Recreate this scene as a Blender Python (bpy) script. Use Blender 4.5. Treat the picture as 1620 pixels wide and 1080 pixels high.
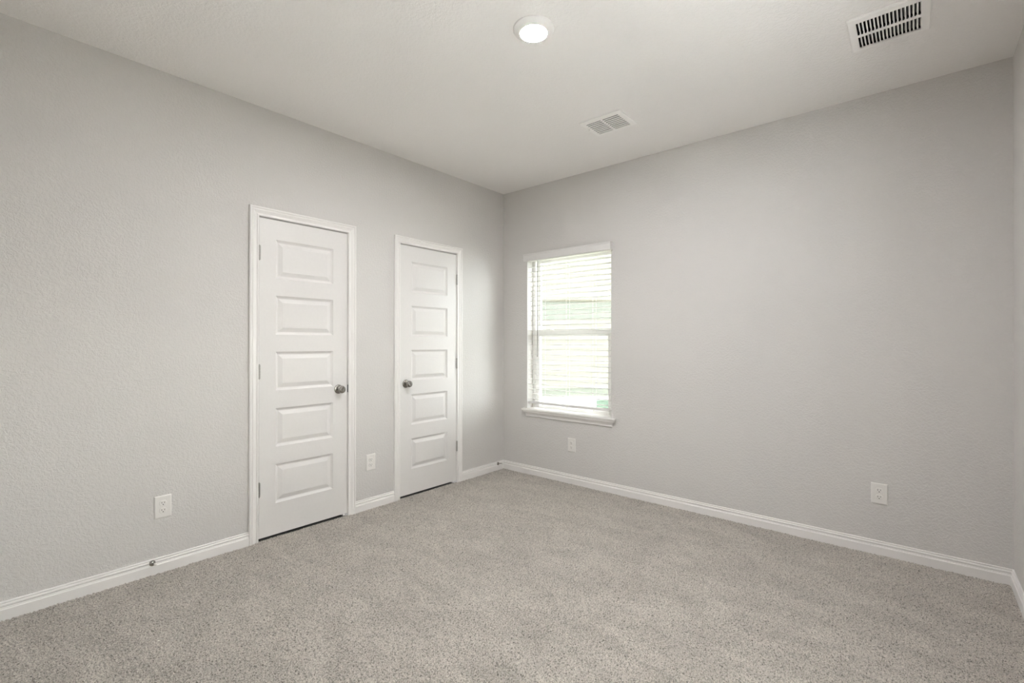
import bpy, bmesh, math
import numpy as np
from mathutils import Vector, Matrix

# ------------------------------------------------------------------ clear
for o in list(bpy.data.objects):
    bpy.data.objects.remove(o, do_unlink=True)
S = bpy.context.scene
COL = S.collection

# ------------------------------------------------------------------ camera
W, H, DEP = 3.533, 2.743, 3.66          # room width (x), height, depth (towards -y)
YAW, PITCH, ROLL = 0.706402, 0.002663, 0.000842
cd = bpy.data.cameras.new('camera')
cam = bpy.data.objects.new('camera', cd)
COL.objects.link(cam)
S.camera = cam
cd.sensor_width = 36.0
cd.lens = 36.0 * 748.278 / 1620.0
cd.clip_start = 0.02
fwd = Vector((-math.sin(YAW) * math.cos(PITCH), math.cos(YAW) * math.cos(PITCH), math.sin(PITCH)))
rt = Vector((math.cos(YAW), math.sin(YAW), 0))
up = rt.cross(fwd)
r2 = rt * math.cos(ROLL) + up * math.sin(ROLL)
u2 = up * math.cos(ROLL) - rt * math.sin(ROLL)
m = Matrix((( r2.x, u2.x, -fwd.x, 3.14608), (r2.y, u2.y, -fwd.y, -3.55635), (r2.z, u2.z, -fwd.z, 1.25391), (0, 0, 0, 1)))
cam.matrix_world = m

# ------------------------------------------------------------------ view, world, sun
S.view_settings.view_transform = 'Standard'
S.view_settings.look = 'None'
S.view_settings.gamma = 1.0
S.view_settings.use_curve_mapping = False
S.view_settings.exposure = 0.09
try:
    S.cycles.use_denoising = True
    S.cycles.max_bounces = 14
    S.cycles.diffuse_bounces = 9
    S.cycles.transparent_max_bounces = 12
    S.cycles.sample_clamp_indirect = 25.0
    S.cycles.caustics_reflective = False
    S.cycles.caustics_refractive = False
except Exception:
    pass

SKY = 4.5
wd = bpy.data.worlds.new('sky')
S.world = wd
wd.use_nodes = True
nt = wd.node_tree
bg = nt.nodes['Background']
# bright hazy sky with a broad glow around the veiled sun's side
GLOW, GLOW_DIR = 22.0, Vector((0.85, 0.50, 0.14)).normalized()
tcw = nt.nodes.new('ShaderNodeTexCoord')
dt = nt.nodes.new('ShaderNodeVectorMath'); dt.operation = 'DOT_PRODUCT'
dt.inputs[1].default_value = GLOW_DIR
nt.links.new(tcw.outputs['Generated'], dt.inputs[0])
mxm = nt.nodes.new('ShaderNodeMath'); mxm.operation = 'MAXIMUM'; mxm.inputs[1].default_value = 0.0
nt.links.new(dt.outputs['Value'], mxm.inputs[0])
pw = nt.nodes.new('ShaderNodeMath'); pw.operation = 'POWER'; pw.inputs[1].default_value = 18.0
nt.links.new(mxm.outputs[0], pw.inputs[0])
ma = nt.nodes.new('ShaderNodeMath'); ma.operation = 'MULTIPLY_ADD'
ma.inputs[1].default_value = GLOW; ma.inputs[2].default_value = SKY
nt.links.new(pw.outputs[0], ma.inputs[0])
nt.links.new(ma.outputs[0], bg.inputs['Strength'])
bg.inputs['Color'].default_value = (0.93, 0.965, 1.0, 1)

# high sun to the right of the room; deep eaves, added for this, keep its direct rays off both windows
SUN_DIR = Vector((0.50, 0.43, 0.75)).normalized()      # towards the sun
sl = bpy.data.lights.new('hazy_sun', 'SUN')
sl.energy = 165.0
sl.angle = math.radians(3)
sl.color = (0.975, 0.97, 1.0)
so = bpy.data.objects.new('hazy_sun', sl)
COL.objects.link(so)
so.location = (4, 6, 6)
so.rotation_euler = (-SUN_DIR).to_track_quat('-Z', 'Y').to_euler()

LAMP = 990.0       # radiance of the ceiling light diffuser

# ------------------------------------------------------------------ materials
def new_mat(name):
    mt = bpy.data.materials.new(name)
    mt.use_nodes = True
    return mt, mt.node_tree, mt.node_tree.nodes['Principled BSDF']

def plain(name, col, rough=0.5, metal=0.0, noise=0.0, nscale=30.0, spec=0.5):
    mt, t, b = new_mat(name)
    b.inputs['Roughness'].default_value = rough
    b.inputs['Metallic'].default_value = metal
    b.inputs['Specular IOR Level'].default_value = spec
    tc = t.nodes.new('ShaderNodeTexCoord')
    n = t.nodes.new('ShaderNodeTexNoise')
    n.inputs['Scale'].default_value = nscale
    n.inputs['Detail'].default_value = 3
    t.links.new(tc.outputs['Object'], n.inputs['Vector'])
    r = t.nodes.new('ShaderNodeValToRGB')
    k = 1.0 - noise
    r.color_ramp.elements[0].position = 0.3
    r.color_ramp.elements[1].position = 0.7
    r.color_ramp.elements[0].color = (col[0] * k, col[1] * k, col[2] * k, 1)
    r.color_ramp.elements[1].color = (col[0], col[1], col[2], 1)
    t.links.new(n.outputs['Fac'], r.inputs['Fac'])
    t.links.new(r.outputs['Color'], b.inputs['Base Color'])
    return mt

def textured_paint(name, col, s1, dist, strength, rough=0.75):
    """rolled and knocked-down drywall texture under matt paint"""
    mt, t, b = new_mat(name)
    b.inputs['Base Color'].default_value = (*col, 1)
    b.inputs['Roughness'].default_value = rough
    b.inputs['Specular IOR Level'].default_value = 0.25
    tc = t.nodes.new('ShaderNodeTexCoord')
    n1 = t.nodes.new('ShaderNodeTexNoise')
    n1.inputs['Scale'].default_value = s1
    n1.inputs['Detail'].default_value = 2.5
    n1.inputs['Roughness'].default_value = 0.55
    n1.inputs['Distortion'].default_value = 0.6
    t.links.new(tc.outputs['Object'], n1.inputs['Vector'])
    r1 = t.nodes.new('ShaderNodeValToRGB')
    r1.color_ramp.elements[0].position = 0.44
    r1.color_ramp.elements[1].position = 0.56
    t.links.new(n1.outputs['Fac'], r1.inputs['Fac'])
    n2 = t.nodes.new('ShaderNodeTexNoise')
    n2.inputs['Scale'].default_value = s1 * 3.1
    n2.inputs['Detail'].default_value = 2
    t.links.new(tc.outputs['Object'], n2.inputs['Vector'])
    mx = t.nodes.new('ShaderNodeMix')
    mx.inputs['Factor'].default_value = 0.25
    t.links.new(r1.outputs['Color'], mx.inputs['A'])
    t.links.new(n2.outputs['Fac'], mx.inputs['B'])
    bp = t.nodes.new('ShaderNodeBump')
    bp.inputs['Strength'].default_value = strength
    bp.inputs['Distance'].default_value = dist
    t.links.new(mx.outputs['Result'], bp.inputs['Height'])
    t.links.new(bp.outputs['Normal'], b.inputs['Normal'])
    return mt

M_wall = textured_paint('wall_paint', (0.626, 0.609, 0.590), 78.0, 0.0017, 0.65)
M_ceil = textured_paint('ceiling_paint', (0.865, 0.845, 0.826), 62.0, 0.0014, 0.8)
M_trim = plain('trim_paint', (0.80, 0.78, 0.76), 0.38, noise=0.015, nscale=8)
M_door = plain('door_paint', (0.715, 0.697, 0.680), 0.42, noise=0.02, nscale=60)
M_plastic = plain('white_plastic', (0.76, 0.74, 0.71), 0.35, noise=0.01)
M_slot = plain('dark_slot', (0.03, 0.028, 0.025), 0.6)
M_nickel = plain('satin_nickel', (0.37, 0.355, 0.33), 0.20, metal=1.0, noise=0.08, nscale=200)
M_dark = plain('blackened_steel', (0.05, 0.048, 0.042), 0.45, metal=0.5)
M_vinyl = plain('white_vinyl', (0.90, 0.89, 0.88), 0.35, noise=0.01)
M_blind = plain('blind_white', (0.70, 0.69, 0.675), 0.45, noise=0.015, nscale=40)
M_rail = plain('blind_rail_white', (0.72, 0.705, 0.69), 0.45, noise=0.01)
M_wand = plain('grey_wand', (0.33, 0.32, 0.30), 0.25, noise=0.05)
M_cord = plain('white_cord', (0.82, 0.80, 0.76), 0.8, noise=0.05, nscale=300)
M_rubber = plain('white_rubber', (0.78, 0.76, 0.72), 0.6, noise=0.02)
M_vent = plain('vent_enamel', (0.90, 0.885, 0.86), 0.4, noise=0.015)
M_duct = plain('dark_duct', (0.045, 0.043, 0.040), 0.7, noise=0.3, nscale=40)
M_closet = plain('closet_shade', (0.12, 0.12, 0.115), 0.9, noise=0.02)  # dark tone stands in for the shade inside the closet
M_ring = plain('light_ring_enamel', (0.80, 0.79, 0.77), 0.4, noise=0.01)

def mat_emit(name, col, st):
    mt = bpy.data.materials.new(name); mt.use_nodes = True
    t = mt.node_tree
    for n in list(t.nodes): t.nodes.remove(n)
    e = t.nodes.new('ShaderNodeEmission'); o = t.nodes.new('ShaderNodeOutputMaterial')
    e.inputs['Color'].default_value = (*col, 1); e.inputs['Strength'].default_value = st
    t.links.new(e.outputs[0], o.inputs['Surface'])
    return mt
M_lamp = mat_emit('lit_diffuser', (0.97, 0.975, 1.0), LAMP)

def mat_glass():
    mt = bpy.data.materials.new('window_glass'); mt.use_nodes = True
    t = mt.node_tree
    for n in list(t.nodes): t.nodes.remove(n)
    tr = t.nodes.new('ShaderNodeBsdfTransparent'); tr.inputs['Color'].default_value = (0.95, 0.97, 0.955, 1)
    gl = t.nodes.new('ShaderNodeBsdfGlossy'); gl.inputs['Roughness'].default_value = 0.02
    lw = t.nodes.new('ShaderNodeLayerWeight'); lw.inputs['Blend'].default_value = 0.5
    p5 = t.nodes.new('ShaderNodeMath'); p5.operation = 'POWER'; p5.inputs[1].default_value = 5.0
    fr = t.nodes.new('ShaderNodeMath'); fr.operation = 'MULTIPLY_ADD'; fr.inputs[1].default_value = 0.9; fr.inputs[2].default_value = 0.04
    t.links.new(lw.outputs['Facing'], p5.inputs[0]); t.links.new(p5.outputs[0], fr.inputs[0])
    mx = t.nodes.new('ShaderNodeMixShader'); o = t.nodes.new('ShaderNodeOutputMaterial')
    t.links.new(fr.outputs[0], mx.inputs[0]); t.links.new(tr.outputs[0], mx.inputs[1]); t.links.new(gl.outputs[0], mx.inputs[2])
    t.links.new(mx.outputs[0], o.inputs['Surface'])
    return mt
M_glass = mat_glass()

def mat_carpet():
    mt, t, b = new_mat('twist_pile_carpet')
    b.inputs['Roughness'].default_value = 0.95
    b.inputs['Specular IOR Level'].default_value = 0.05
    b.inputs['Sheen Weight'].default_value = 1.0
    b.inputs['Sheen Roughness'].default_value = 0.45
    b.inputs['Sheen Tint'].default_value = (0.95, 0.9, 0.83, 1)
    tc = t.nodes.new('ShaderNodeTexCoord')
    # heathered yarn: light, mid and a few dark plies
    n = t.nodes.new('ShaderNodeTexNoise')
    n.inputs['Scale'].default_value = 172.0; n.inputs['Detail'].default_value = 3.0
    n.inputs['Roughness'].default_value = 0.65; n.inputs['Distortion'].default_value = 0.8
    t.links.new(tc.outputs['Object'], n.inputs['Vector'])
    r = t.nodes.new('ShaderNodeValToRGB')
    e = r.color_ramp.elements
    e[0].position = 0.36; e[0].color = (0.10, 0.095, 0.080, 1)
    e[1].position = 0.62; e[1].color = (0.62, 0.575, 0.515, 1)
    e.new(0.44).color = (0.30, 0.28, 0.248, 1)
    e.new(0.51).color = (0.46, 0.425, 0.378, 1)
    t.links.new(n.outputs['Fac'], r.inputs['Fac'])
    # vacuum and foot marks: nap brushed one way or the other
    n2 = t.nodes.new('ShaderNodeTexNoise')
    mp = t.nodes.new('ShaderNodeMapping'); mp.inputs['Rotation'].default_value = (0, 0, 0.6); mp.inputs['Scale'].default_value = (1, 2.2, 1)
    n2.inputs['Scale'].default_value = 3.2; n2.inputs['Detail'].default_value = 4; n2.inputs['Roughness'].default_value = 0.6
    n2.inputs['Distortion'].default_value = 0.7
    t.links.new(tc.outputs['Object'], mp.inputs['Vector']); t.links.new(mp.outputs[0], n2.inputs['Vector'])
    r2_ = t.nodes.new('ShaderNodeValToRGB')
    r2_.color_ramp.elements[0].position = 0.38; r2_.color_ramp.elements[0].color = (0.86, 0.86, 0.86, 1)
    r2_.color_ramp.elements[1].position = 0.62; r2_.color_ramp.elements[1].color = (1.06, 1.06, 1.06, 1)
    t.links.new(n2.outputs['Fac'], r2_.inputs['Fac'])
    mx = t.nodes.new('ShaderNodeMix'); mx.data_type = 'RGBA'; mx.blend_type = 'MULTIPLY'
    mx.inputs['Factor'].default_value = 1.0
    t.links.new(r.outputs['Color'], mx.inputs['A']); t.links.new(r2_.outputs['Color'], mx.inputs['B'])
    t.links.new(mx.outputs['Result'], b.inputs['Base Color'])
    n3 = t.nodes.new('ShaderNodeTexNoise'); n3.inputs['Scale'].default_value = 420.0; n3.inputs['Detail'].default_value = 2
    t.links.new(tc.outputs['Object'], n3.inputs['Vector'])
    bp = t.nodes.new('ShaderNodeBump'); bp.inputs['Strength'].default_value = 0.7; bp.inputs['Distance'].default_value = 0.003
    t.links.new(n3.outputs['Fac'], bp.inputs['Height']); t.links.new(bp.outputs['Normal'], b.inputs['Normal'])
    return mt
M_carpet = mat_carpet()

def mat_siding(name, col, lap):
    """horizontal lap boards with thin shadow joints as relief"""
    mt, t, b = new_mat(name)
    b.inputs['Roughness'].default_value = 0.7
    tc = t.nodes.new('ShaderNodeTexCoord')
    n = t.nodes.new('ShaderNodeTexNoise'); n.inputs['Scale'].default_value = 6.0
    mp = t.nodes.new('ShaderNodeMapping'); mp.inputs['Scale'].default_value = (1, 1, 8)
    t.links.new(tc.outputs['Object'], mp.inputs['Vector']); t.links.new(mp.outputs[0], n.inputs['Vector'])
    r = t.nodes.new('ShaderNodeValToRGB')
    r.color_ramp.elements[0].color = (col[0] * .93, col[1] * .93, col[2] * .93, 1); r.color_ramp.elements[1].color = (*col, 1)
    t.links.new(n.outputs['Fac'], r.inputs['Fac']); t.links.new(r.outputs['Color'], b.inputs['Base Color'])
    return mt
M_side_cream = mat_siding('cream_siding', (0.25, 0.24, 0.208), 0.15)
M_side_green = mat_siding('pale_green_siding', (0.188, 0.198, 0.172), 0.15)
M_out_trim = plain('exterior_trim', (0.88, 0.86, 0.80), 0.6, noise=0.03)
M_drip = plain('dark_flashing', (0.13, 0.12, 0.085), 0.6, noise=0.1)
M_teal = plain('grey_green_strip', (0.36, 0.44, 0.38), 0.6, noise=0.1)
M_grille = plain('dark_green_grille', (0.16, 0.23, 0.18), 0.6, noise=0.3, nscale=20)
M_lawn = plain('dry_grass', (0.075, 0.078, 0.06), 0.9, noise=0.3, nscale=12)
M_pave = plain('bounce_concrete', (0.74, 0.735, 0.735), 0.9, noise=0.08, nscale=12)  # pale so the added ground bounces sunlight

# ------------------------------------------------------------------ helpers
def tag(o, label, cat, group=None, kind=None):
    o['label'] = label; o['category'] = cat
    if group: o['group'] = group
    if kind: o['kind'] = kind
    return o

def obj(name, bm, mats, parent=None, smooth=False, auto=None, recalc=True):
    if recalc:
        bmesh.ops.recalc_face_normals(bm, faces=bm.faces)
    me = bpy.data.meshes.new(name)
    bm.to_mesh(me); bm.free()
    if not isinstance(mats, (list, tuple)): mats = [mats]
    for q in mats: me.materials.append(q)
    if smooth:
        for p in me.polygons: p.use_smooth = True
        if auto is not None:
            try: me.set_sharp_from_angle(angle=math.radians(auto))
            except Exception: pass
    o = bpy.data.objects.new(name, me)
    COL.objects.link(o)
    if parent is not None: o.parent = parent
    return o

def box(bm, x0, x1, y0, y1, z0, z1, bev=0.0, seg=2, mi=0):
    r = bmesh.ops.create_cube(bm, size=1.0)
    vs = r['verts']
    for v in vs:
        v.co.x = x0 if v.co.x < 0 else x1
        v.co.y = y0 if v.co.y < 0 else y1
        v.co.z = z0 if v.co.z < 0 else z1
    fs = {f for v in vs for f in v.link_faces}
    for f in fs: f.material_index = mi
    if bev > 0:
        es = list({e for v in vs for e in v.link_edges})
        rr = bmesh.ops.bevel(bm, geom=es, offset=bev, segments=seg, affect='EDGES', profile=0.5)
        for f in rr['faces']: f.material_index = mi

def lathe(bm, prof, mat4, n=32, cap0=True, cap1=True, mi=0):
    """prof: (axial, radius); axis = local +Z, mapped by mat4"""
    rings = []
    for a, r in prof:
        if r < 1e-6:
            rings.append([bm.verts.new(mat4 @ Vector((0, 0, a)))])
        else:
            rings.append([bm.verts.new(mat4 @ Vector((r * math.cos(2 * math.pi * k / n), r * math.sin(2 * math.pi * k / n), a))) for k in range(n)])
    fs = []
    for A, B in zip(rings, rings[1:]):
        if len(A) == 1 and len(B) == 1: continue
        for k in range(n):
            k2 = (k + 1) % n
            if len(A) == 1: fs.append(bm.faces.new((A[0], B[k], B[k2])))
            elif len(B) == 1: fs.append(bm.faces.new((A[k], B[0], A[k2])))
            else: fs.append(bm.faces.new((A[k], B[k], B[k2], A[k2])))
    if cap0 and len(rings[0]) > 1: fs.append(bm.faces.new(rings[0]))
    if cap1 and len(rings[-1]) > 1: fs.append(bm.faces.new(rings[-1]))
    for f in fs: f.material_index = mi

def axis_mat(origin, direction):
    q = Vector(direction).normalized().to_track_quat('Z', 'Y')
    return Matrix.Translation(origin) @ q.to_matrix().to_4x4()

def sweep(bm, sections, closed_profile=True):
    """sections: list of equally long point lists; skins between them, caps the ends"""
    rows = [[bm.verts.new(p) for p in s] for s in sections]
    n = len(rows[0])
    for A, B in zip(rows, rows[1:]):
        for k in range(n if closed_profile else n - 1):
            k2 = (k + 1) % n
            bm.faces.new((A[k], A[k2], B[k2], B[k]))
    bm.faces.new(rows[0]); bm.faces.new(list(reversed(rows[-1])))

# ------------------------------------------------------------------ room shell
TL = 0.12      # partition thickness
TF = 0.20      # window wall thickness
# door slabs on the left wall: (y_left, y_right)
D1 = (-2.3235, -1.7160)
D2 = (-1.2513, -0.6410)
DZ0, DZ1 = 0.0165, 2.0450
TGAP = 0.0060
GAP, JAMB = 0.003, 0.018
def opening(d): return d[0] - GAP - JAMB, d[1] + GAP + JAMB
OZ = DZ1 + TGAP + JAMB
WX0, WX1, WZ0, WZ1 = 0.304, 1.204, 0.600, 2.092

bm = bmesh.new()
a0, a1 = opening(D1); b0, b1 = opening(D2)
box(bm, -TL, 0, -DEP - TL, a0, -0.05, H)
box(bm, -TL, 0, a1, b0, -0.05, H)
box(bm, -TL, 0, b1, 0.0, -0.05, H)
box(bm, -TL, 0, a0, a1, OZ, H)
box(bm, -TL, 0, b0, b1, OZ, H)
tag(obj('wall_left', bm, M_wall), 'warm light grey textured wall with the two white doors', 'wall', kind='structure')

bm = bmesh.new()
box(bm, -TL, WX0, 0, TF, -0.05, H)
box(bm, WX1, W + TF, 0, TF, -0.05, H)
box(bm, WX0, WX1, 0, TF, -0.05, WZ0)
box(bm, WX0, WX1, 0, TF, WZ1, H)
tag(obj('wall_far', bm, M_wall), 'warm light grey textured wall with the window', 'wall', kind='structure')

W2Y0, W2Y1, W2Z0, W2Z1 = -2.90, -1.90, 0.62, 2.09      # added side window, out of view, brings in extra daylight
bm = bmesh.new()
box(bm, W, W + TF, -DEP - TL, W2Y0, -0.05, H); box(bm, W, W + TF, W2Y1, 0.0, -0.05, H)
box(bm, W, W + TF, W2Y0, W2Y1, -0.05, W2Z0); box(bm, W, W + TF, W2Y0, W2Y1, W2Z1, H)
tag(obj('wall_right', bm, M_wall), 'narrow strip of light grey wall at the right edge', 'wall', kind='structure')
bm = bmesh.new(); box(bm, 0.0, W, -DEP - TL, -DEP, -0.05, H)
tag(obj('wall_near', bm, M_wall), 'light grey wall behind the viewpoint', 'wall', kind='structure')

# ceiling with real holes for the two registers
V1 = (1.409, 1.712, -0.822, -0.569)      # small
V2 = (2.902, 3.202, -0.893, -0.587)      # large
def hole(v, m_=0.022): return (v[0] + m_, v[1] - m_, v[2] + m_, v[3] - m_)
h1, h2 = hole(V1), hole(V2)
bm = bmesh.new()
xs = [-TL - 0.7, h1[0], h1[1], h2[0], h2[1], W + 1.6]  # overhang past the walls added as eaves to block direct sun
ys = sorted([-DEP - TL, h2[2], h2[3], h1[2], h1[3], 1.35])
def inhole(x, y):
    return any(h[0] < x < h[1] and h[2] < y < h[3] for h in (h1, h2))
vd = {}
def V(x, y, z):
    k = (round(x, 5), round(y, 5), round(z, 5))
    if k not in vd: vd[k] = bm.verts.new(k)
    return vd[k]
for i in range(len(xs) - 1):
    for j in range(len(ys) - 1):
        x0, x1, y0, y1 = xs[i], xs[i + 1], ys[j], ys[j + 1]
        if inhole((x0 + x1) / 2, (y0 + y1) / 2): continue
        bm.faces.new((V(x0, y0, H), V(x1, y0, H), V(x1, y1, H), V(x0, y1, H)))
        bm.faces.new((V(x0, y0, H + .16), V(x1, y0, H + .16), V(x1, y1, H + .16), V(x0, y1, H + .16)))
for h in (h1, h2):
    for (p, q) in (((h[0], h[2]), (h[1], h[2])), ((h[1], h[2]), (h[1], h[3])), ((h[1], h[3]), (h[0], h[3])), ((h[0], h[3]), (h[0], h[2]))):
        bm.faces.new([bm.verts.new(c) for c in ((*p, H), (*q, H), (*q, H + .16), (*p, H + .16))])
for (p, q) in (((xs[0], ys[0]), (xs[-1], ys[0])), ((xs[-1], ys[0]), (xs[-1], ys[-1])), ((xs[-1], ys[-1]), (xs[0], ys[-1])), ((xs[0], ys[-1]), (xs[0], ys[0]))):
    bm.faces.new([bm.verts.new(c) for c in ((*p, H), (*q, H), (*q, H + .16), (*p, H + .16))])
tag(obj('ceiling', bm, M_ceil), 'light grey textured flat ceiling', 'ceiling', kind='structure')

# closet space behind the doors (closed, its shade put into the dark colour)
bm = bmesh.new()
box(bm, -0.82, -0.80, -DEP, 0.2, -0.05, H)
box(bm, -0.80, -TL, 0.18, 0.2, -0.05, H)
box(bm, -0.80, -TL, -DEP - TL, -DEP, -0.05, H)
box(bm, -0.82, -TL, -DEP, 0.2, -0.07, -0.012)
box(bm, -TL, -0.004, a0, a1, -0.07, -0.012); box(bm, -TL, -0.004, b0, b1, -0.07, -0.012)  # dark floor under the doors paints in the shade of the gap
box(bm, -0.80, -TL, -1.52, -1.48, -0.012, H)
tag(obj('wall_closet', bm, M_closet), 'closet walls behind the two doors, coloured dark to stand in for shade', 'wall', kind='structure')

# ---- carpet: a real height field of twisted tufts
def band_noise(nx, ny, step, lam, bw, seed):
    rng = np.random.default_rng(seed)
    w = rng.standard_normal((ny, nx))
    F = np.fft.rfft2(w)
    fy = np.fft.fftfreq(ny, step)[:, None]; fx = np.fft.rfftfreq(nx, step)[None, :]
    f = np.sqrt(fx * fx + fy * fy)
    F *= np.exp(-((f - 1.0 / lam) ** 2) / (2 * (bw / lam) ** 2))
    o = np.fft.irfft2(F, s=(ny, nx))
    return o / o.std()
step = 0.0038
gx = np.arange(-0.004, W + 1e-6 + step, step); gx[-1] = W
gy = np.arange(-DEP, 0 + step, step); gy[-1] = 0.0
nx, ny = len(gx), len(gy)
hf = band_noise(nx, ny, step, 0.0112, 0.35, 3)
hf2 = band_noise(nx, ny, step, 0.35, 0.6, 5)
jx = band_noise(nx, ny, step, 0.016, 0.4, 7) * 0.0011
jy = band_noise(nx, ny, step, 0.016, 0.4, 9) * 0.0011
X, Y = np.meshgrid(gx, gy)
Z = np.clip(hf, -2.2, 1.6) * 0.0034 + hf2 * 0.0006 - 0.0025
jx[:, 0] = jx[:, -1] = 0; jy[0, :] = jy[-1, :] = 0
co = np.stack([X + jx, Y + jy, Z], -1).reshape(-1, 3).astype(np.float32)
idx = np.arange(nx * ny).reshape(ny, nx)
quads = np.stack([idx[:-1, :-1], idx[:-1, 1:], idx[1:, 1:], idx[1:, :-1]], -1).reshape(-1, 4)
me = bpy.data.meshes.new('floor')
me.vertices.add(nx * ny); me.vertices.foreach_set('co', co.ravel())
nq = len(quads)
me.loops.add(nq * 4); me.loops.foreach_set('vertex_index', quads.ravel().astype(np.int32))
me.polygons.add(nq); me.polygons.foreach_set('loop_start', np.arange(0, nq * 4, 4, dtype=np.int32))
me.polygons.foreach_set('use_smooth', np.ones(nq, dtype=bool))
me.update(); me.validate()
me.materials.append(M_carpet)
fl = bpy.data.objects.new('floor', me); COL.objects.link(fl)
tag(fl, 'greige flecked twist pile carpet covering the floor', 'floor', kind='structure')

# ------------------------------------------------------------------ baseboards
BB = [(0.0, -0.012), (0.0135, -0.012), (0.0135, 0.0455), (0.0125, 0.0475), (0.0092, 0.0495), (0.0088, 0.0535), (0.0070, 0.0555), (0.0074, 0.0580),
      (0.0108, 0.0615), (0.0112, 0.0665), (0.0095, 0.0695), (0.0060, 0.0710), (0.0060, 0.0730), (0.0082, 0.0755), (0.0080, 0.0790), (0.0060, 0.0812), (0.0, 0.0812)]
def baseboard(name, wall, s0, s1, m0, m1, label):
    """wall: L, F, R, N; m0/m1: mitred end (+1) or square (0)"""
    bm = bmesh.new(); secs = []
    for s, mm, sg in ((s0, m0, 1), (s1, m1, -1)):
        pts = []
        for t, z in BB:
            a = s + sg * mm * t
            pts.append({'L': (t, a, z), 'F': (a, -t, z), 'R': (W - t, a, z), 'N': (a, -DEP + t, z)}[wall])
        secs.append(pts)
    sweep(bm, secs)
    o = obj(name, bm, M_trim, smooth=True, auto=25)
    return tag(o, label, 'baseboard', kind='structure')
CAS = 0.057; REV = 0.005
def casing_outer(d): return d[0] - REV - CAS, d[1] + REV + CAS
c1, c2 = casing_outer(D1), casing_outer(D2)
baseboard('baseboard_left', 'L', -DEP, c1[0], 1, 0, 'white profiled baseboard running left from the left door')
baseboard('baseboard_left', 'L', c1[1], c2[0], 0, 0, 'short white baseboard between the two doors')
baseboard('baseboard_left', 'L', c2[1], 0.0, 0, 1, 'short white baseboard from the right door to the corner')
baseboard('baseboard_far', 'F', 0.0, W, 1, 1, 'long white profiled baseboard under the window wall')
baseboard('baseboard_right', 'R', -DEP, 0.0, 1, 1, 'white baseboard on the right edge wall')
baseboard('baseboard_near', 'N', 0.0, W, 1, 1, 'white baseboard behind the viewpoint')

# ------------------------------------------------------------------ doors
PZ = [(1.668, 1.919), (1.305, 1.557), (0.944, 1.194), (0.581, 0.829), (0.217, 0.468)]
CP = [(0.0, 0.0), (0.0, 0.0080), (0.0025, 0.0112), (0.0080, 0.0112), (0.0135, 0.0062), (0.0180, 0.0066), (0.0290, 0.0132),
      (0.0340, 0.0160), (0.0385, 0.0160), (0.0405, 0.0128), (0.0430, 0.0132), (0.0470, 0.0182), (0.0530, 0.0186), (0.0570, 0.0150), (0.0570, 0.0)]

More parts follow.
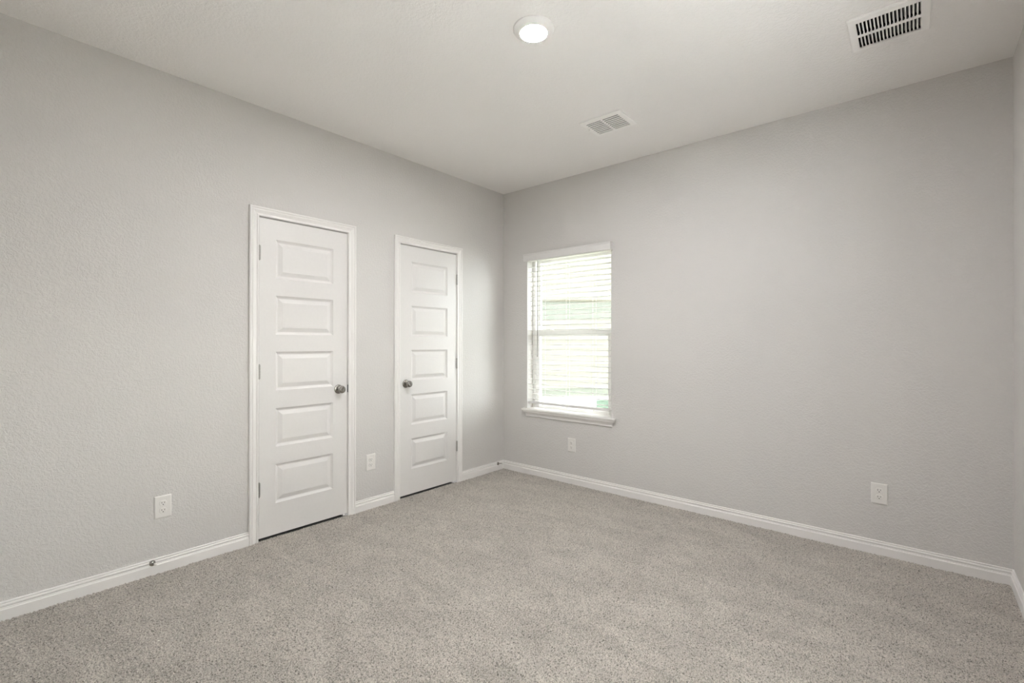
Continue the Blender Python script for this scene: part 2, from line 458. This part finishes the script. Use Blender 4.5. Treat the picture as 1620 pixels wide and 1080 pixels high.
def make_door(name, d, py, hinge_left, label):
    y0, y1 = d; x1, x0 = -0.0015, -0.0365
    bm = bmesh.new()
    A, B = 0.0165, 0.0285; dv = 0.0110
    ycut = [y0, py[0], py[1], y1]
    zs = [DZ0]
    for p in reversed(PZ): zs += [p[0], p[1]]
    zs.append(DZ1)
    vd = {}
    def V(x, y, z):
        k = (round(x, 5), round(y, 5), round(z, 5))
        if k not in vd: vd[k] = bm.verts.new(k)
        return vd[k]
    for side, x in ((1, x1), (-1, x0)):
        for i in range(3):
            for j in range(len(zs) - 1):
                ya, yb, za, zb = ycut[i], ycut[i + 1], zs[j], zs[j + 1]
                if i == 1 and j % 2 == 1:
                    prev = [V(x, ya, za), V(x, yb, za), V(x, yb, zb), V(x, ya, zb)]
                    for ins, dep in ((A * .3, dv * .42), (A * .8, dv * .93), (A, dv), (A + 0.003, dv), (A + B, 0.0012)):
                        cur = [V(x - side * dep, ya + ins, za + ins), V(x - side * dep, yb - ins, za + ins),
                               V(x - side * dep, yb - ins, zb - ins), V(x - side * dep, ya + ins, zb - ins)]
                        for k in range(4):
                            bm.faces.new((prev[k], prev[(k + 1) % 4], cur[(k + 1) % 4], cur[k]))
                        prev = cur
                    bm.faces.new(prev)
                else:
                    bm.faces.new((V(x, ya, za), V(x, yb, za), V(x, yb, zb), V(x, ya, zb)))
    for i in range(3):
        for z in (DZ0, DZ1):
            bm.faces.new((V(x0, ycut[i], z), V(x0, ycut[i + 1], z), V(x1, ycut[i + 1], z), V(x1, ycut[i], z)))
    for j in range(len(zs) - 1):
        for y in (y0, y1):
            bm.faces.new((V(x0, y, zs[j]), V(x0, y, zs[j + 1]), V(x1, y, zs[j + 1]), V(x1, y, zs[j])))
    root = obj(name, bm, M_door)
    tag(root, label, 'door', kind='structure')
    # jamb with stop strips
    bm = bmesh.new()
    ja, jb = y0 - GAP, y1 + GAP; jz = DZ1 + TGAP
    box(bm, -TL, 0, ja - JAMB, ja, -0.012, jz + JAMB)
    box(bm, -TL, 0, jb, jb + JAMB, -0.012, jz + JAMB)
    box(bm, -TL, 0, ja, jb, jz, jz + JAMB)
    xs_ = x0 - 0.002
    box(bm, xs_ - 0.03, xs_, ja, ja + 0.011, -0.012, jz)
    box(bm, xs_ - 0.03, xs_, jb - 0.011, jb, -0.012, jz)
    box(bm, xs_ - 0.03, xs_, ja + 0.011, jb - 0.011, jz - 0.011, jz)
    obj('door_frame', bm, M_trim, root)
    # casing, mitred round three sides
    bm = bmesh.new()
    iy0, iy1, iz = y0 - REV, y1 + REV, DZ1 + TGAP + 0.001
    secs = []
    secs.append([(t, iy0 - w, -0.012) for w, t in CP])
    secs.append([(t, iy0 - w, iz + w) for w, t in CP])
    secs.append([(t, iy1 + w, iz + w) for w, t in CP])
    secs.append([(t, iy1 + w, -0.012) for w, t in CP])
    sweep(bm, secs)
    obj('door_casing', bm, M_trim, root, smooth=True, auto=22)
    # hinges
    hy = y0 - 0.0015 if hinge_left else y1 + 0.0015
    for hz in (1.821, 1.070, 0.326):
        bm = bmesh.new()
        n = 5; L = 0.089 / n
        for k in range(n):
            za = hz - 0.0445 + k * L
            lathe(bm, [(za + 0.0004, 0.0058), (za + 0.001, 0.0067), (za + L - 0.001, 0.0067), (za + L - 0.0004, 0.0058)],
                  Matrix.Translation((0.0065, hy, 0)), 16)
        lathe(bm, [(hz - 0.049, 0.0), (hz - 0.048, 0.003), (hz - 0.0445, 0.0045), (hz + 0.0445, 0.0045), (hz + 0.048, 0.003), (hz + 0.049, 0.0)], Matrix.Translation((0.0065, hy, 0)), 16)
        box(bm, -0.030, 0.003, hy - 0.0014, hy + 0.0014, hz - 0.0445, hz + 0.0445)
        obj('hinge', bm, M_hinge, root, smooth=True, auto=35)
    # knob
    sgn = -1 if hinge_left else 1
    ky = (y1 - 0.068) if hinge_left else (y0 + 0.056)
    kz = 0.921
    mm = axis_mat((x1, ky, kz), (1, 0, 0))
    bm = bmesh.new()
    lathe(bm, [(0.0, 0.0325), (0.003, 0.0330), (0.006, 0.0320), (0.0085, 0.0285), (0.010, 0.022), (0.0115, 0.0150), (0.013, 0.0125), (0.024, 0.0110),
               (0.029, 0.0125), (0.033, 0.0180), (0.038, 0.0232), (0.044, 0.0262), (0.050, 0.0268), (0.056, 0.0250), (0.061, 0.0205), (0.0635, 0.0140),
               (0.0625, 0.0105), (0.0618, 0.0)], mm, 40)
    kn = obj('door_knob', bm, M_nickel, root, smooth=True, auto=50)
    bm = bmesh.new()
    lathe(bm, [(0.0615, 0.0), (0.0615, 0.0042), (0.0640, 0.0038), (0.0645, 0.0)], mm, 20)
    obj('lock_button', bm, M_nickel, kn, smooth=True, auto=40)
    # strike plate lip on the jamb
    sy = jb if hinge_left else ja
    bm = bmesh.new()
    box(bm, -0.030, 0.0022, min(sy, sy + sgn * -0.0015) , max(sy, sy + sgn * -0.0015) + (0.0 if hinge_left else 0.0), 0.8935, 0.9485)
    yy0, yy1 = (sy - 0.0018, sy + 0.0042) if hinge_left else (sy - 0.0030, sy + 0.0012)
    box(bm, 0.0004, 0.0030, yy0, yy1, 0.8935, 0.9485, 0.0008, 1)
    obj('strike_plate', bm, M_dark if hinge_left else M_nickel, root)
    return root

M_hinge = plain('hinge_nickel', (0.42, 0.41, 0.385), 0.35, metal=0.8, noise=0.05)
make_door('door_1', D1, (-2.222, -1.825), True, 'white five-panel door farther left, its knob on the right side')
make_door('door_2', D2, (-1.140, -0.747), False, 'white five-panel door nearer the corner, its knob on the left side')

# ------------------------------------------------------------------ window
win = None
bm = bmesh.new()
FX = 0.034; FY0, FY1 = 0.088, 0.180
box(bm, WX0, WX0 + FX, FY0, FY1, WZ0, WZ1, 0.002, 1)
box(bm, WX1 - FX, WX1, FY0, FY1, WZ0, WZ1, 0.002, 1)
box(bm, WX0 + FX, WX1 - FX, FY0, FY1, WZ0, WZ0 + 0.030, 0.002, 1)
box(bm, WX0 + FX, WX1 - FX, FY0, FY1, WZ1 - 0.035, WZ1, 0.002, 1)
# inner track ribs
for xa in (WX0 + FX, WX1 - FX - 0.006):
    box(bm, xa, xa + 0.006, 0.124, 0.130, WZ0 + .03, WZ1 - .035)
win = obj('window_1', bm, M_vinyl)
tag(win, 'white vinyl single-hung window behind the blind', 'window', kind='structure')
def sash(name, x0, x1, z0, z1, ya, yb, st, rb, rtp, gy):
    bm = bmesh.new()
    box(bm, x0, x0 + st, ya, yb, z0, z1, 0.003, 2)
    box(bm, x1 - st, x1, ya, yb, z0, z1, 0.003, 2)
    box(bm, x0 + st, x1 - st, ya, yb, z0, z0 + rb, 0.003, 2)
    box(bm, x0 + st, x1 - st, ya, yb, z1 - rtp, z1, 0.003, 2)
    s_ = obj(name, bm, M_vinyl, win)
    bm = bmesh.new(); box(bm, x0 + st - .004, x1 - st + .004, gy, gy + 0.004, z0 + rb - .004, z1 - rtp + .004)
    obj('glass_pane', bm, M_glass, s_)
    return s_
sx0, sx1 = WX0 + FX + 0.001, WX1 - FX - 0.001
sash('upper_sash', sx0, sx1, 1.330, WZ1 - 0.036, 0.135, 0.165, 0.022, 0.045, 0.03, 0.150)
ls = sash('lower_sash', sx0, sx1, WZ0 + 0.022, 1.368, 0.092, 0.122, 0.044, 0.036, 0.052, 0.110)
for lx in (0.52, 0.98):
    bm = bmesh.new()
    box(bm, lx - 0.028, lx + 0.028, 0.090, 0.118, 1.3675, 1.374, 0.002, 1)
    box(bm, lx - 0.010, lx + 0.018, 0.086, 0.112, 1.374, 1.384, 0.003, 2)
    obj('sash_lock', bm, M_vinyl, ls)

bm = bmesh.new()
box(bm, W + .09, W + .18, W2Y0, W2Y0 + .045, W2Z0, W2Z1); box(bm, W + .09, W + .18, W2Y1 - .045, W2Y1, W2Z0, W2Z1)
box(bm, W + .09, W + .18, W2Y0 + .045, W2Y1 - .045, W2Z0, W2Z0 + .05); box(bm, W + .09, W + .18, W2Y0 + .045, W2Y1 - .045, W2Z1 - .05, W2Z1)
box(bm, W + .10, W + .15, W2Y0 + .045, W2Y1 - .045, 1.32, 1.37)
w2 = obj('added_window', bm, M_vinyl)  # added window, unseen, lights the room from the right
tag(w2, 'white vinyl window added in the right wall, out of view, for extra daylight', 'window', kind='structure')
for za, zb in ((W2Z0 + .05, 1.32), (1.37, W2Z1 - .05)):
    bm = bmesh.new(); box(bm, W + .125, W + .129, W2Y0 + .045, W2Y1 - .045, za, zb)
    obj('glass_pane', bm, M_glass, w2)

# drywall returns of the opening are part of wall_far; stool and apron are trim
bm = bmesh.new()
SZ1, SZ0 = 0.6275, 0.6085
box(bm, 0.262, 1.252, -0.040, 0.0005, SZ0, SZ1, 0.006, 3)
box(bm, WX0 + 0.0005, WX1 - 0.0005, -0.01, 0.087, SZ0 + .0005, SZ1)
st = obj('trim_1', bm, M_trim, smooth=True, auto=30)
tag(st, 'white window stool board below the blind', 'window sill', kind='structure')
bm = bmesh.new()
AP = [(0.0, 0.5525), (0.0100, 0.5525), (0.0125, 0.5550), (0.0125, 0.5680), (0.0150, 0.5700), (0.0165, 0.5760), (0.0215, 0.5840), (0.0275, 0.5895),
      (0.0290, 0.5935), (0.0310, 0.5950), (0.0310, 0.6084), (0.0, 0.6084)]
xa, xb = 0.311, 1.208
n = len(AP)
rows = []
for key in range(4):
    r_ = []
    for t, z in AP:
        tt = t
        r_.append(bm.verts.new({0: (xa - tt, 0.0, z), 1: (xa - tt, -tt, z), 2: (xb + tt, -tt, z), 3: (xb + tt, 0.0, z)}[key]))
    rows.append(r_)
for A_, B_ in zip(rows, rows[1:]):
    for k in range(n - 1):
        try: bm.faces.new((A_[k], A_[k + 1], B_[k + 1], B_[k]))
        except ValueError: pass
bm.faces.new((rows[0][0], rows[3][0], rows[3][-1], rows[0][-1]))
bmesh.ops.remove_doubles(bm, verts=bm.verts, dist=1e-6)
ap = obj('trim_2', bm, M_trim, smooth=True, auto=25)
tag(ap, 'white moulded apron under the window stool', 'trim', kind='structure')

# ------------------------------------------------------------------ blind
blind = bpy.data.objects.new('window_blind', None); COL.objects.link(blind)
blind.location = (0.754, 0.0, 0.68)
tag(blind, 'white horizontal slat blind with open slats hanging in the window', 'blind')
def bobj(name, bm, mat, **k):
    o = obj(name, bm, mat, blind, **k)
    o.matrix_parent_inverse = Matrix.Translation((-0.754, 0.0, -0.68))
    return o
# valance with returns
bm = bmesh.new()
VA = [(-0.0360, 2.030), (-0.0430, 2.030), (-0.0455, 2.0325), (-0.0455, 2.0830), (-0.0475, 2.0850), (-0.0475, 2.0960), (-0.0455, 2.0980), (-0.0360, 2.0980)]
xv0, xv1 = 0.300, 1.2195
secs = []
def off(y): return -0.0360 - y        # outward offset
secs.append([(xv0 - off(y), 0.0, z) if False else (xv0 - off(y), -0.0005, z) for y, z in VA])
secs.append([(xv0 - off(y), y, z) for y, z in VA])
secs.append([(xv1 - 0.010 + off(y), y, z) for y, z in VA])
secs.append([(xv1 - 0.010 + off(y), -0.0005, z) for y, z in VA])
sweep(bm, secs)
bobj('valance', bm, M_rail, smooth=True, auto=30)
bm = bmesh.new(); box(bm, 0.309, 1.199, 0.000, 0.054, 2.034, 2.086, 0.002, 1)
bobj('head_rail', bm, M_blind)
# slats
PITCHZ = 0.0465
bm = bmesh.new()
SX0, SX1 = 0.315, 1.193
for i in range(28):
    zc = 0.7215 + i * PITCHZ
    secs = []
    for x in (SX0, SX1):
        top = []; bot = []
        for k in range(7):
            u = -1 + 2 * k / 6
            yy = 0.026 + 0.0248 * u
            zz = zc + 0.0022 * (1 - u * u) - 0.02 * 0.0248 * u
            top.append((x, yy, zz + 0.0013)); bot.append((x, yy, zz - 0.0013))
        secs.append(top + bot[::-1])
    sweep(bm, secs)
bobj('slats', bm, M_blind, smooth=True, auto=40)
bm = bmesh.new(); box(bm, SX0 - 0.002, SX1 + 0.001, 0.0005, 0.0515, 0.6735, 0.6950, 0.003, 2)
bobj('bottom_rail', bm, M_rail)
for lx in (0.481, 0.755, 1.029):
    bm = bmesh.new()
    for yy in (-0.0012, 0.0528):
        lathe(bm, [(0.695, 0.0007), (2.034, 0.0007)], Matrix.Translation((lx, yy, 0)), 8)
    for i in range(28):
        zc = 0.7215 + i * PITCHZ - 0.0016
        box(bm, lx - 0.0006, lx + 0.0006, -0.0012, 0.0528, zc - 0.0012, zc)
    bobj('ladder_cord', bm, M_cord)
    bm = bmesh.new(); lathe(bm, [(0.664, 0.0022), (0.667, 0.0045), (0.6735, 0.0050)], Matrix.Translation((lx, 0.012, 0)), 14)
    bobj('cord_button', bm, M_rail)
bm = bmesh.new()
lathe(bm, [(1.120, 0.0), (1.121, 0.0042), (1.125, 0.0048), (1.135, 0.0048), (1.138, 0.0038), (1.99, 0.0038), (2.028, 0.0022), (2.032, 0.0)], Matrix.Translation((0.437, -0.012, 0)), 8)
bobj('tilt_wand', bm, M_wand)

# ------------------------------------------------------------------ outlets
def make_outlet(label):
    root = bpy.data.objects.new('electrical_outlet', None); COL.objects.link(root)
    tag(root, label, 'outlet', 'white duplex outlets on the walls')
    # local frame: plate in XZ, facing -Y
    w2, h2 = 0.0395, 0.0610
    bm = bmesh.new()
    R = [(w2, h2, 0.0), (w2, h2, 0.0028), (w2 - 0.0018, h2 - 0.0018, 0.0048), (w2 - 0.0055, h2 - 0.0055, 0.0062)]
    rr = [[bm.verts.new((sx * a, -t, sz * b)) for sx, sz in ((-1, -1), (1, -1), (1, 1), (-1, 1))] for a, b, t in R]
    for A_, B_ in zip(rr, rr[1:]):
        for k in range(4): bm.faces.new((A_[k], A_[(k + 1) % 4], B_[(k + 1) % 4], B_[k]))
    bm.faces.new(rr[-1]); bm.faces.new(rr[0][::-1])
    obj('cover_plate', bm, M_plastic, root)
    for sz in (1, -1):
        bm = bmesh.new()
        cz = sz * 0.0197
        def ring(r, hh, t):
            o_ = []
            for k in range(40):
                a = 2 * math.pi * k / 40
                o_.append(bm.verts.new((r * math.cos(a), -t, cz + max(-hh, min(hh, r * math.sin(a))))))
            return o_
        ra = ring(0.0176, 0.0148, 0.0061); rb = ring(0.0176, 0.0148, 0.0080); rc = ring(0.0166, 0.0138, 0.0090)
        for A_, B_ in ((ra, rb), (rb, rc)):
            for k in range(40): bm.faces.new((A_[k], A_[(k + 1) % 40], B_[(k + 1) % 40], B_[k]))
        bm.faces.new(rc)
        rcp = obj('receptacle', bm, M_plastic, root, smooth=True, auto=30)
        bm = bmesh.new()
        for sx, hh in ((-0.0063, 0.0042), (0.0063, 0.0034)):
            box(bm, sx - 0.0012, sx + 0.0012, -0.0092, -0.0080, cz + 0.0035 - hh, cz + 0.0035 + hh)
        lathe(bm, [(0.0080, 0.0027), (0.0092, 0.0027)], axis_mat((0, 0, cz - 0.0072), (0, -1, 0)), 14)
        obj('slots', bm, M_slot, rcp)
    bm = bmesh.new()
    lathe(bm, [(0.0060, 0.0034), (0.0068, 0.0031), (0.0072, 0.0020), (0.0073, 0.0)], axis_mat((0, 0, 0), (0, -1, 0)), 16)
    obj('screw', bm, M_plastic, root, smooth=True, auto=40)
    return root
def copy_tree(o, parent=None):
    c = o.copy(); COL.objects.link(c)
    if parent is not None: c.parent = parent
    for ch in list(o.children): copy_tree(ch, c)
    return c
o1 = make_outlet('white duplex outlet on the left wall above the baseboard door stop, left of both doors')
o1.location = (0.0, -2.823, 0.354); o1.rotation_euler = (0, 0, math.pi / 2)
for loc, rz, lab in (((0.0, -1.522, 0.349), math.pi / 2, 'white duplex outlet low on the wall strip between the two doors'),
                     ((0.813, 0.0, 0.343), 0.0, 'white duplex outlet directly below the window'),
                     ((2.981, 0.0, 0.360), 0.0, 'white duplex outlet near the right end of the window wall')):
    c = copy_tree(o1); c.location = loc; c.rotation_euler = (0, 0, rz); c['label'] = lab

# ------------------------------------------------------------------ door stops
def door_stop(y, label):
    root = bpy.data.objects.new('door_stop', None); COL.objects.link(root)
    root.location = (0.0095, y, 0.062)
    tag(root, label, 'door stop', 'door stops on the left baseboard')
    d = Vector((0.070, 0.001, 0.014)).normalized()
    mm = axis_mat((0, 0, 0), d)
    bm = bmesh.new()
    lathe(bm, [(-0.003, 0.0150), (0.002, 0.0150), (0.005, 0.0138), (0.008, 0.0105), (0.0095, 0.0060)], mm, 24)
    obj('base', bm, M_nickel, root, smooth=True, auto=50)
    bm = bmesh.new()
    lathe(bm, [(0.0085, 0.0040), (0.055, 0.0040)], mm, 14)
    obj('rod', bm, M_nickel, root, smooth=True, auto=50)
    bm = bmesh.new()
    lathe(bm, [(0.054, 0.0052), (0.055, 0.0068), (0.062, 0.0070), (0.066, 0.0062), (0.068, 0.0035), (0.0685, 0.0)], mm, 18)
    obj('rubber_tip', bm, M_rubber, root, smooth=True, auto=50)
door_stop(-2.871, 'metal door stop with white tip on the baseboard under the far left outlet')
door_stop(-0.092, 'metal door stop with white tip on the baseboard beside the room corner')

# ------------------------------------------------------------------ ceiling light
root = bpy.data.objects.new('ceiling_light', None); COL.objects.link(root)
root.location = (1.768, -1.785, H)
tag(root, 'round white flush disk light switched on, on the ceiling', 'ceiling light')
flip = Matrix.Rotation(math.pi, 4, 'X')
bm = bmesh.new()
lathe(bm, [(0.0, 0.0900), (0.0, 0.0965), (0.004, 0.0968), (0.009, 0.0940), (0.015, 0.0860), (0.0205, 0.0740), (0.0230, 0.0668), (0.0225, 0.0640), (0.0190, 0.0635)], flip, 64, cap0=False, cap1=False)
obj('trim_ring', bm, M_ring, root, smooth=True, auto=50)
bm = bmesh.new()
lathe(bm, [(0.0195, 0.0640), (0.0215, 0.0636), (0.0225, 0.0500), (0.0230, 0.0250), (0.0232, 0.0)], flip, 64, cap0=True)
obj('diffuser', bm, M_lamp, root, smooth=True, auto=50)

# ------------------------------------------------------------------ ceiling registers
def frame_plate(bm, v, slots, z0, z1, lip):
    """plate at height z0 (underside) with rectangular cut-outs; bevelled rim up to the ceiling"""
    xs = sorted({v[0] + lip, v[1] - lip} | {s for q in slots for s in q[:2]})
    ys = sorted({v[2] + lip, v[3] - lip} | {s for q in slots for s in q[2:]})
    xs = [round(a, 5) for a in xs]; ys = [round(a, 5) for a in ys]
    vd = {}
    def V(x, y, z):
        k = (round(x, 5), round(y, 5), round(z, 5))
        if k not in vd: vd[k] = bm.verts.new(k)
        return vd[k]
    for zz in (z0, z0 + 0.0012):
        for i in range(len(xs) - 1):
            for j in range(len(ys) - 1):
                cx, cy = (xs[i] + xs[i + 1]) / 2, (ys[j] + ys[j + 1]) / 2
                if any(q[0] < cx < q[1] and q[2] < cy < q[3] for q in slots): continue
                bm.faces.new((V(xs[i], ys[j], zz), V(xs[i + 1], ys[j], zz), V(xs[i + 1], ys[j + 1], zz), V(xs[i], ys[j + 1], zz)))
    inner = [(v[0] + lip, v[2] + lip), (v[1] - lip, v[2] + lip), (v[1] - lip, v[3] - lip), (v[0] + lip, v[3] - lip)]
    outer = [(v[0], v[2]), (v[1], v[2]), (v[1], v[3]), (v[0], v[3])]
    for k in range(4):
        k2 = (k + 1) % 4
        bm.faces.new([bm.verts.new(c) for c in ((*inner[k], z0), (*inner[k2], z0), (*outer[k2], z0 + lip * .5), (*outer[k], z0 + lip * .5))])
        bm.faces.new([bm.verts.new(c) for c in ((*outer[k], z0 + lip * .5), (*outer[k2], z0 + lip * .5), (*outer[k2], z1), (*outer[k], z1))])
    bmesh.ops.remove_doubles(bm, verts=bm.verts, dist=1e-6)

def duct(name, v, parent, depth):
    h = hole(v, 0.024); bm = bmesh.new()
    z0, z1 = H - 0.001, H + depth
    p = [(h[0], h[2]), (h[1], h[2]), (h[1], h[3]), (h[0], h[3])]
    for k in range(4):
        k2 = (k + 1) % 4
        bm.faces.new([bm.verts.new(c) for c in ((*p[k], z0), (*p[k2], z0), (*p[k2], z1), (*p[k], z1))])
    bm.faces.new([bm.verts.new((*q, z1)) for q in p])
    return obj(name, bm, M_duct, parent)

def vane(bm, p0, p1, perp, w, ztop, zbot, lean, th=0.0009, n=6):
    """curved louvre blade from p0 to p1 (xy), leaning towards perp going up"""
    secs = []
    for (x, y) in (p0, p1):
        A_, B_ = [], []
        for k in range(n + 1):
            u = k / n
            off_ = lean * (u ** 1.8)
            z = zbot + (ztop - zbot) * u
            A_.append((x + perp[0] * (off_ + th), y + perp[1] * (off_ + th), z))
            B_.append((x + perp[0] * (off_ - th), y + perp[1] * (off_ - th), z))
        secs.append(A_ + B_[::-1])
    sweep(bm, secs)

# small register: two banks of eight long slots
v = V1
root = bpy.data.objects.new('ceiling_vent', None); COL.objects.link(root)
root.location = ((v[0] + v[1]) / 2, (v[2] + v[3]) / 2, H)
inv = Matrix.Translation((-root.location.x, -root.location.y, -H))
tag(root, 'smaller square white ceiling vent with two banks of long louvres, in front of the window', 'vent', 'ceiling air vents')
Z0 = H - 0.008
ya, yb = -0.785, -0.590
ns = 8; pt = (yb - ya) / ns
slots = []
for (xa_, xb_) in ((1.437, 1.549), (1.564, 1.677)):
    for k in range(ns):
        slots.append((xa_, xb_, ya + k * pt + 0.0045, ya + (k + 1) * pt - 0.0045))
bm = bmesh.new(); frame_plate(bm, v, slots, Z0, H - 0.0002, 0.006)
f_ = obj('frame', bm, M_vent, root); f_.matrix_parent_inverse = inv
bm = bmesh.new()
for q in slots:
    vane(bm, (q[0] + .0005, q[3] + 0.001), (q[1] - .0005, q[3] + 0.001), (0, -1), 0, Z0 + 0.0042, Z0 + 0.0005, 0.002)
f_ = obj('louvres', bm, M_vent, root, smooth=True, auto=40); f_.matrix_parent_inverse = inv
f_ = duct('duct_liner', v, root, 0.10); f_.matrix_parent_inverse = inv
bm = bmesh.new()
box(bm, 1.418, 1.430, -0.716, -0.710, Z0 - 0.010, Z0, 0.001, 1); box(bm, 1.418, 1.424, -0.735, -0.731, Z0 - 0.006, Z0, 0.001, 1)
f_ = obj('damper_lever', bm, M_vent, root); f_.matrix_parent_inverse = inv
for (x, y) in ((1.421, -0.650), (1.694, -0.672)):
    bm = bmesh.new(); lathe(bm, [(0.0, 0.0038), (0.0012, 0.0034), (0.0018, 0.0)], Matrix.Translation((x, y, Z0)) @ flip, 16)
    f_ = obj('screw', bm, M_vent, root, smooth=True, auto=40); f_.matrix_parent_inverse = inv

# large register: two rows of seventeen short slots
v = V2
root = bpy.data.objects.new('ceiling_vent', None); COL.objects.link(root)
root.location = ((v[0] + v[1]) / 2, (v[2] + v[3]) / 2, H)
inv = Matrix.Translation((-root.location.x, -root.location.y, -H))
tag(root, 'larger white ceiling vent at the upper right with two rows of short dark slots', 'vent', 'ceiling air vents')
Z0 = H - 0.010
xa_, xb_ = 2.9335, 3.1690
ns = 17; pt = (xb_ - xa_) / ns
slots = []
for (y0_, y1_) in ((-0.853, -0.7455), (-0.7230, -0.6165)):
    for k in range(ns):
        slots.append((xa_ + k * pt + 0.0024, xa_ + (k + 1) * pt - 0.0024, y0_, y1_))
bm = bmesh.new(); frame_plate(bm, v, slots, Z0, H - 0.0002, 0.005)
f_ = obj('frame', bm, M_vent, root); f_.matrix_parent_inverse = inv
bm = bmesh.new()
for q in slots:
    vane(bm, (q[1] + 0.0008, q[2] + .0005), (q[1] + 0.0008, q[3] - .0005), (-1, 0), 0, H + 0.010, Z0 + 0.0005, 0.0045)
f_ = obj('louvres', bm, M_vent, root, smooth=True, auto=40); f_.matrix_parent_inverse = inv
f_ = duct('duct_liner', v, root, 0.15); f_.matrix_parent_inverse = inv
for (x, y) in ((3.060, -0.602), (3.050, -0.873)):
    bm = bmesh.new(); lathe(bm, [(0.0, 0.0042), (0.0014, 0.0036), (0.002, 0.0)], Matrix.Translation((x, y, Z0)) @ flip, 16)
    f_ = obj('screw', bm, M_vent, root, smooth=True, auto=40); f_.matrix_parent_inverse = inv

# ------------------------------------------------------------------ outside
GZ = -0.35
bm = bmesh.new()
box(bm, W + TF + .001, 12, -9, 1.6, GZ - 0.1, GZ)  # sunlit ground added to bounce light up through the side window
tag(obj('bounce_pavement', bm, M_pave), 'pale concrete added outside the right wall to bounce sunlight indoors', 'bounce_pavement', kind='structure')
bm = bmesh.new()
box(bm, -14, W + TF, TF + .001, 1.6, GZ - 0.1, GZ - 0.02)
box(bm, -14, 14, 1.6, 16, GZ - 0.1, GZ - 0.02)
tag(obj('lawn', bm, M_lawn), 'grass strip between the two houses', 'lawn', kind='structure')

bm = bmesh.new()
box(bm, 8.0, 12.5, -9.0, 3.0, GZ, 2.55)  # unseen block added to keep low sky glow off the side window
v4 = [bm.verts.new(c) for c in ((7.7, -9.3, 2.55), (12.8, -9.3, 2.55), (12.8, 3.3, 2.55), (7.7, 3.3, 2.55))]
r2v = [bm.verts.new(c) for c in ((10.25, -9.3, 3.6), (10.25, 3.3, 3.6))]
bm.faces.new(v4); bm.faces.new((v4[0], v4[1], r2v[0])); bm.faces.new((v4[3], v4[2], r2v[1]))
bm.faces.new((v4[0], v4[3], r2v[1], r2v[0])); bm.faces.new((v4[1], v4[2], r2v[1], r2v[0]))
tag(obj('sky_blocker', bm, M_out_trim), 'unseen low pale block added right of the room to block low sky glow', 'light blocker')

# neighbour's house, its side wall facing the window at an angle
house = bpy.data.objects.new('neighbor_house', None); COL.objects.link(house)
D_ = 9.0
cpos = Vector((3.14608, -3.55635, 0)); fx = Vector((-math.sin(YAW), math.cos(YAW), 0)); rx = Vector((math.cos(YAW), math.sin(YAW), 0))
org = cpos + fx * D_
house.location = (org.x, org.y, GZ)
house.rotation_euler = (0, 0, YAW)
tag(house, 'cream and pale green sided neighbouring house seen through the window', 'house')
def hz(ypix): return 1.25391 + (542 - ypix) / 748.278 * D_ - GZ
def hx(xpix): return (xpix - 810) / 748.278 * D_
def lap_wall(name, x0, x1, z0, z1, lap, mat, y0=0.0):
    bm = bmesh.new(); z = z0
    while z < z1 - 1e-4:
        ze = min(z + lap, z1)
        v8 = [bm.verts.new(c) for c in ((x0, y0 - 0.014, z), (x1, y0 - 0.014, z), (x1, y0 - 0.002, ze), (x0, y0 - 0.002, ze),
                                        (x0, y0 + 0.02, z), (x1, y0 + 0.02, z), (x1, y0 + 0.02, ze), (x0, y0 + 0.02, ze))]
        for f in ((0, 1, 2, 3), (4, 5, 6, 7), (0, 1, 5, 4), (3, 2, 6, 7), (0, 3, 7, 4), (1, 2, 6, 5)):
            bm.faces.new([v8[k] for k in f])
        z = ze
    return obj(name, bm, mat, house)
XA, XB = -1.6, 5.0
zt, zg1, zg0 = hz(300), hz(476), hz(505)
lap_wall('upper_siding', XA, XB, zg1 + .02, zt, 0.165, M_side_cream)
bm = bmesh.new(); box(bm, XA, XB, -0.035, 0.0, zg1 - 0.010, zg1 + 0.018); obj('flashing', bm, M_drip, house)
bm = bmesh.new(); box(bm, XA, XB, -0.020, 0.0, hz(469), hz(465.5)); obj('trim_strip', bm, M_teal, house)
lap_wall('green_band', XA, XB, zg0, zg1 - 0.010, 0.19, M_side_green)
lap_wall('lower_siding', XA, XB, hz(613.5), zg0, 0.150, M_side_cream)
lap_wall('green_skirt', XA, XB, hz(627), hz(613.5), 0.19, M_side_green)
lap_wall('base_siding', XA, XB, 0.0, hz(627), 0.15, M_out_trim)
bm = bmesh.new(); box(bm, hx(935.5), hx(938.5), -0.03, 0.0, 0.0, hz(627), 0.004, 1); obj('corner_board', bm, M_out_trim, house)
bm = bmesh.new()
gx0, gx1, gz0, gz1 = hx(943.5), hx(972), hz(652), hz(632)
box(bm, gx0, gx1, -0.018, -0.012, gz0, gz1)
for k in range(8):
    z = gz0 + (gz1 - gz0) * (k + .5) / 8
    box(bm, gx0, gx1, -0.030, -0.018, z - 0.006, z + 0.006)
obj('vent_grille', bm, M_grille, house)
bm = bmesh.new(); box(bm, XA, XB, 0.02, 3.0, 0.0, zt); obj('body', bm, M_out_trim, house)
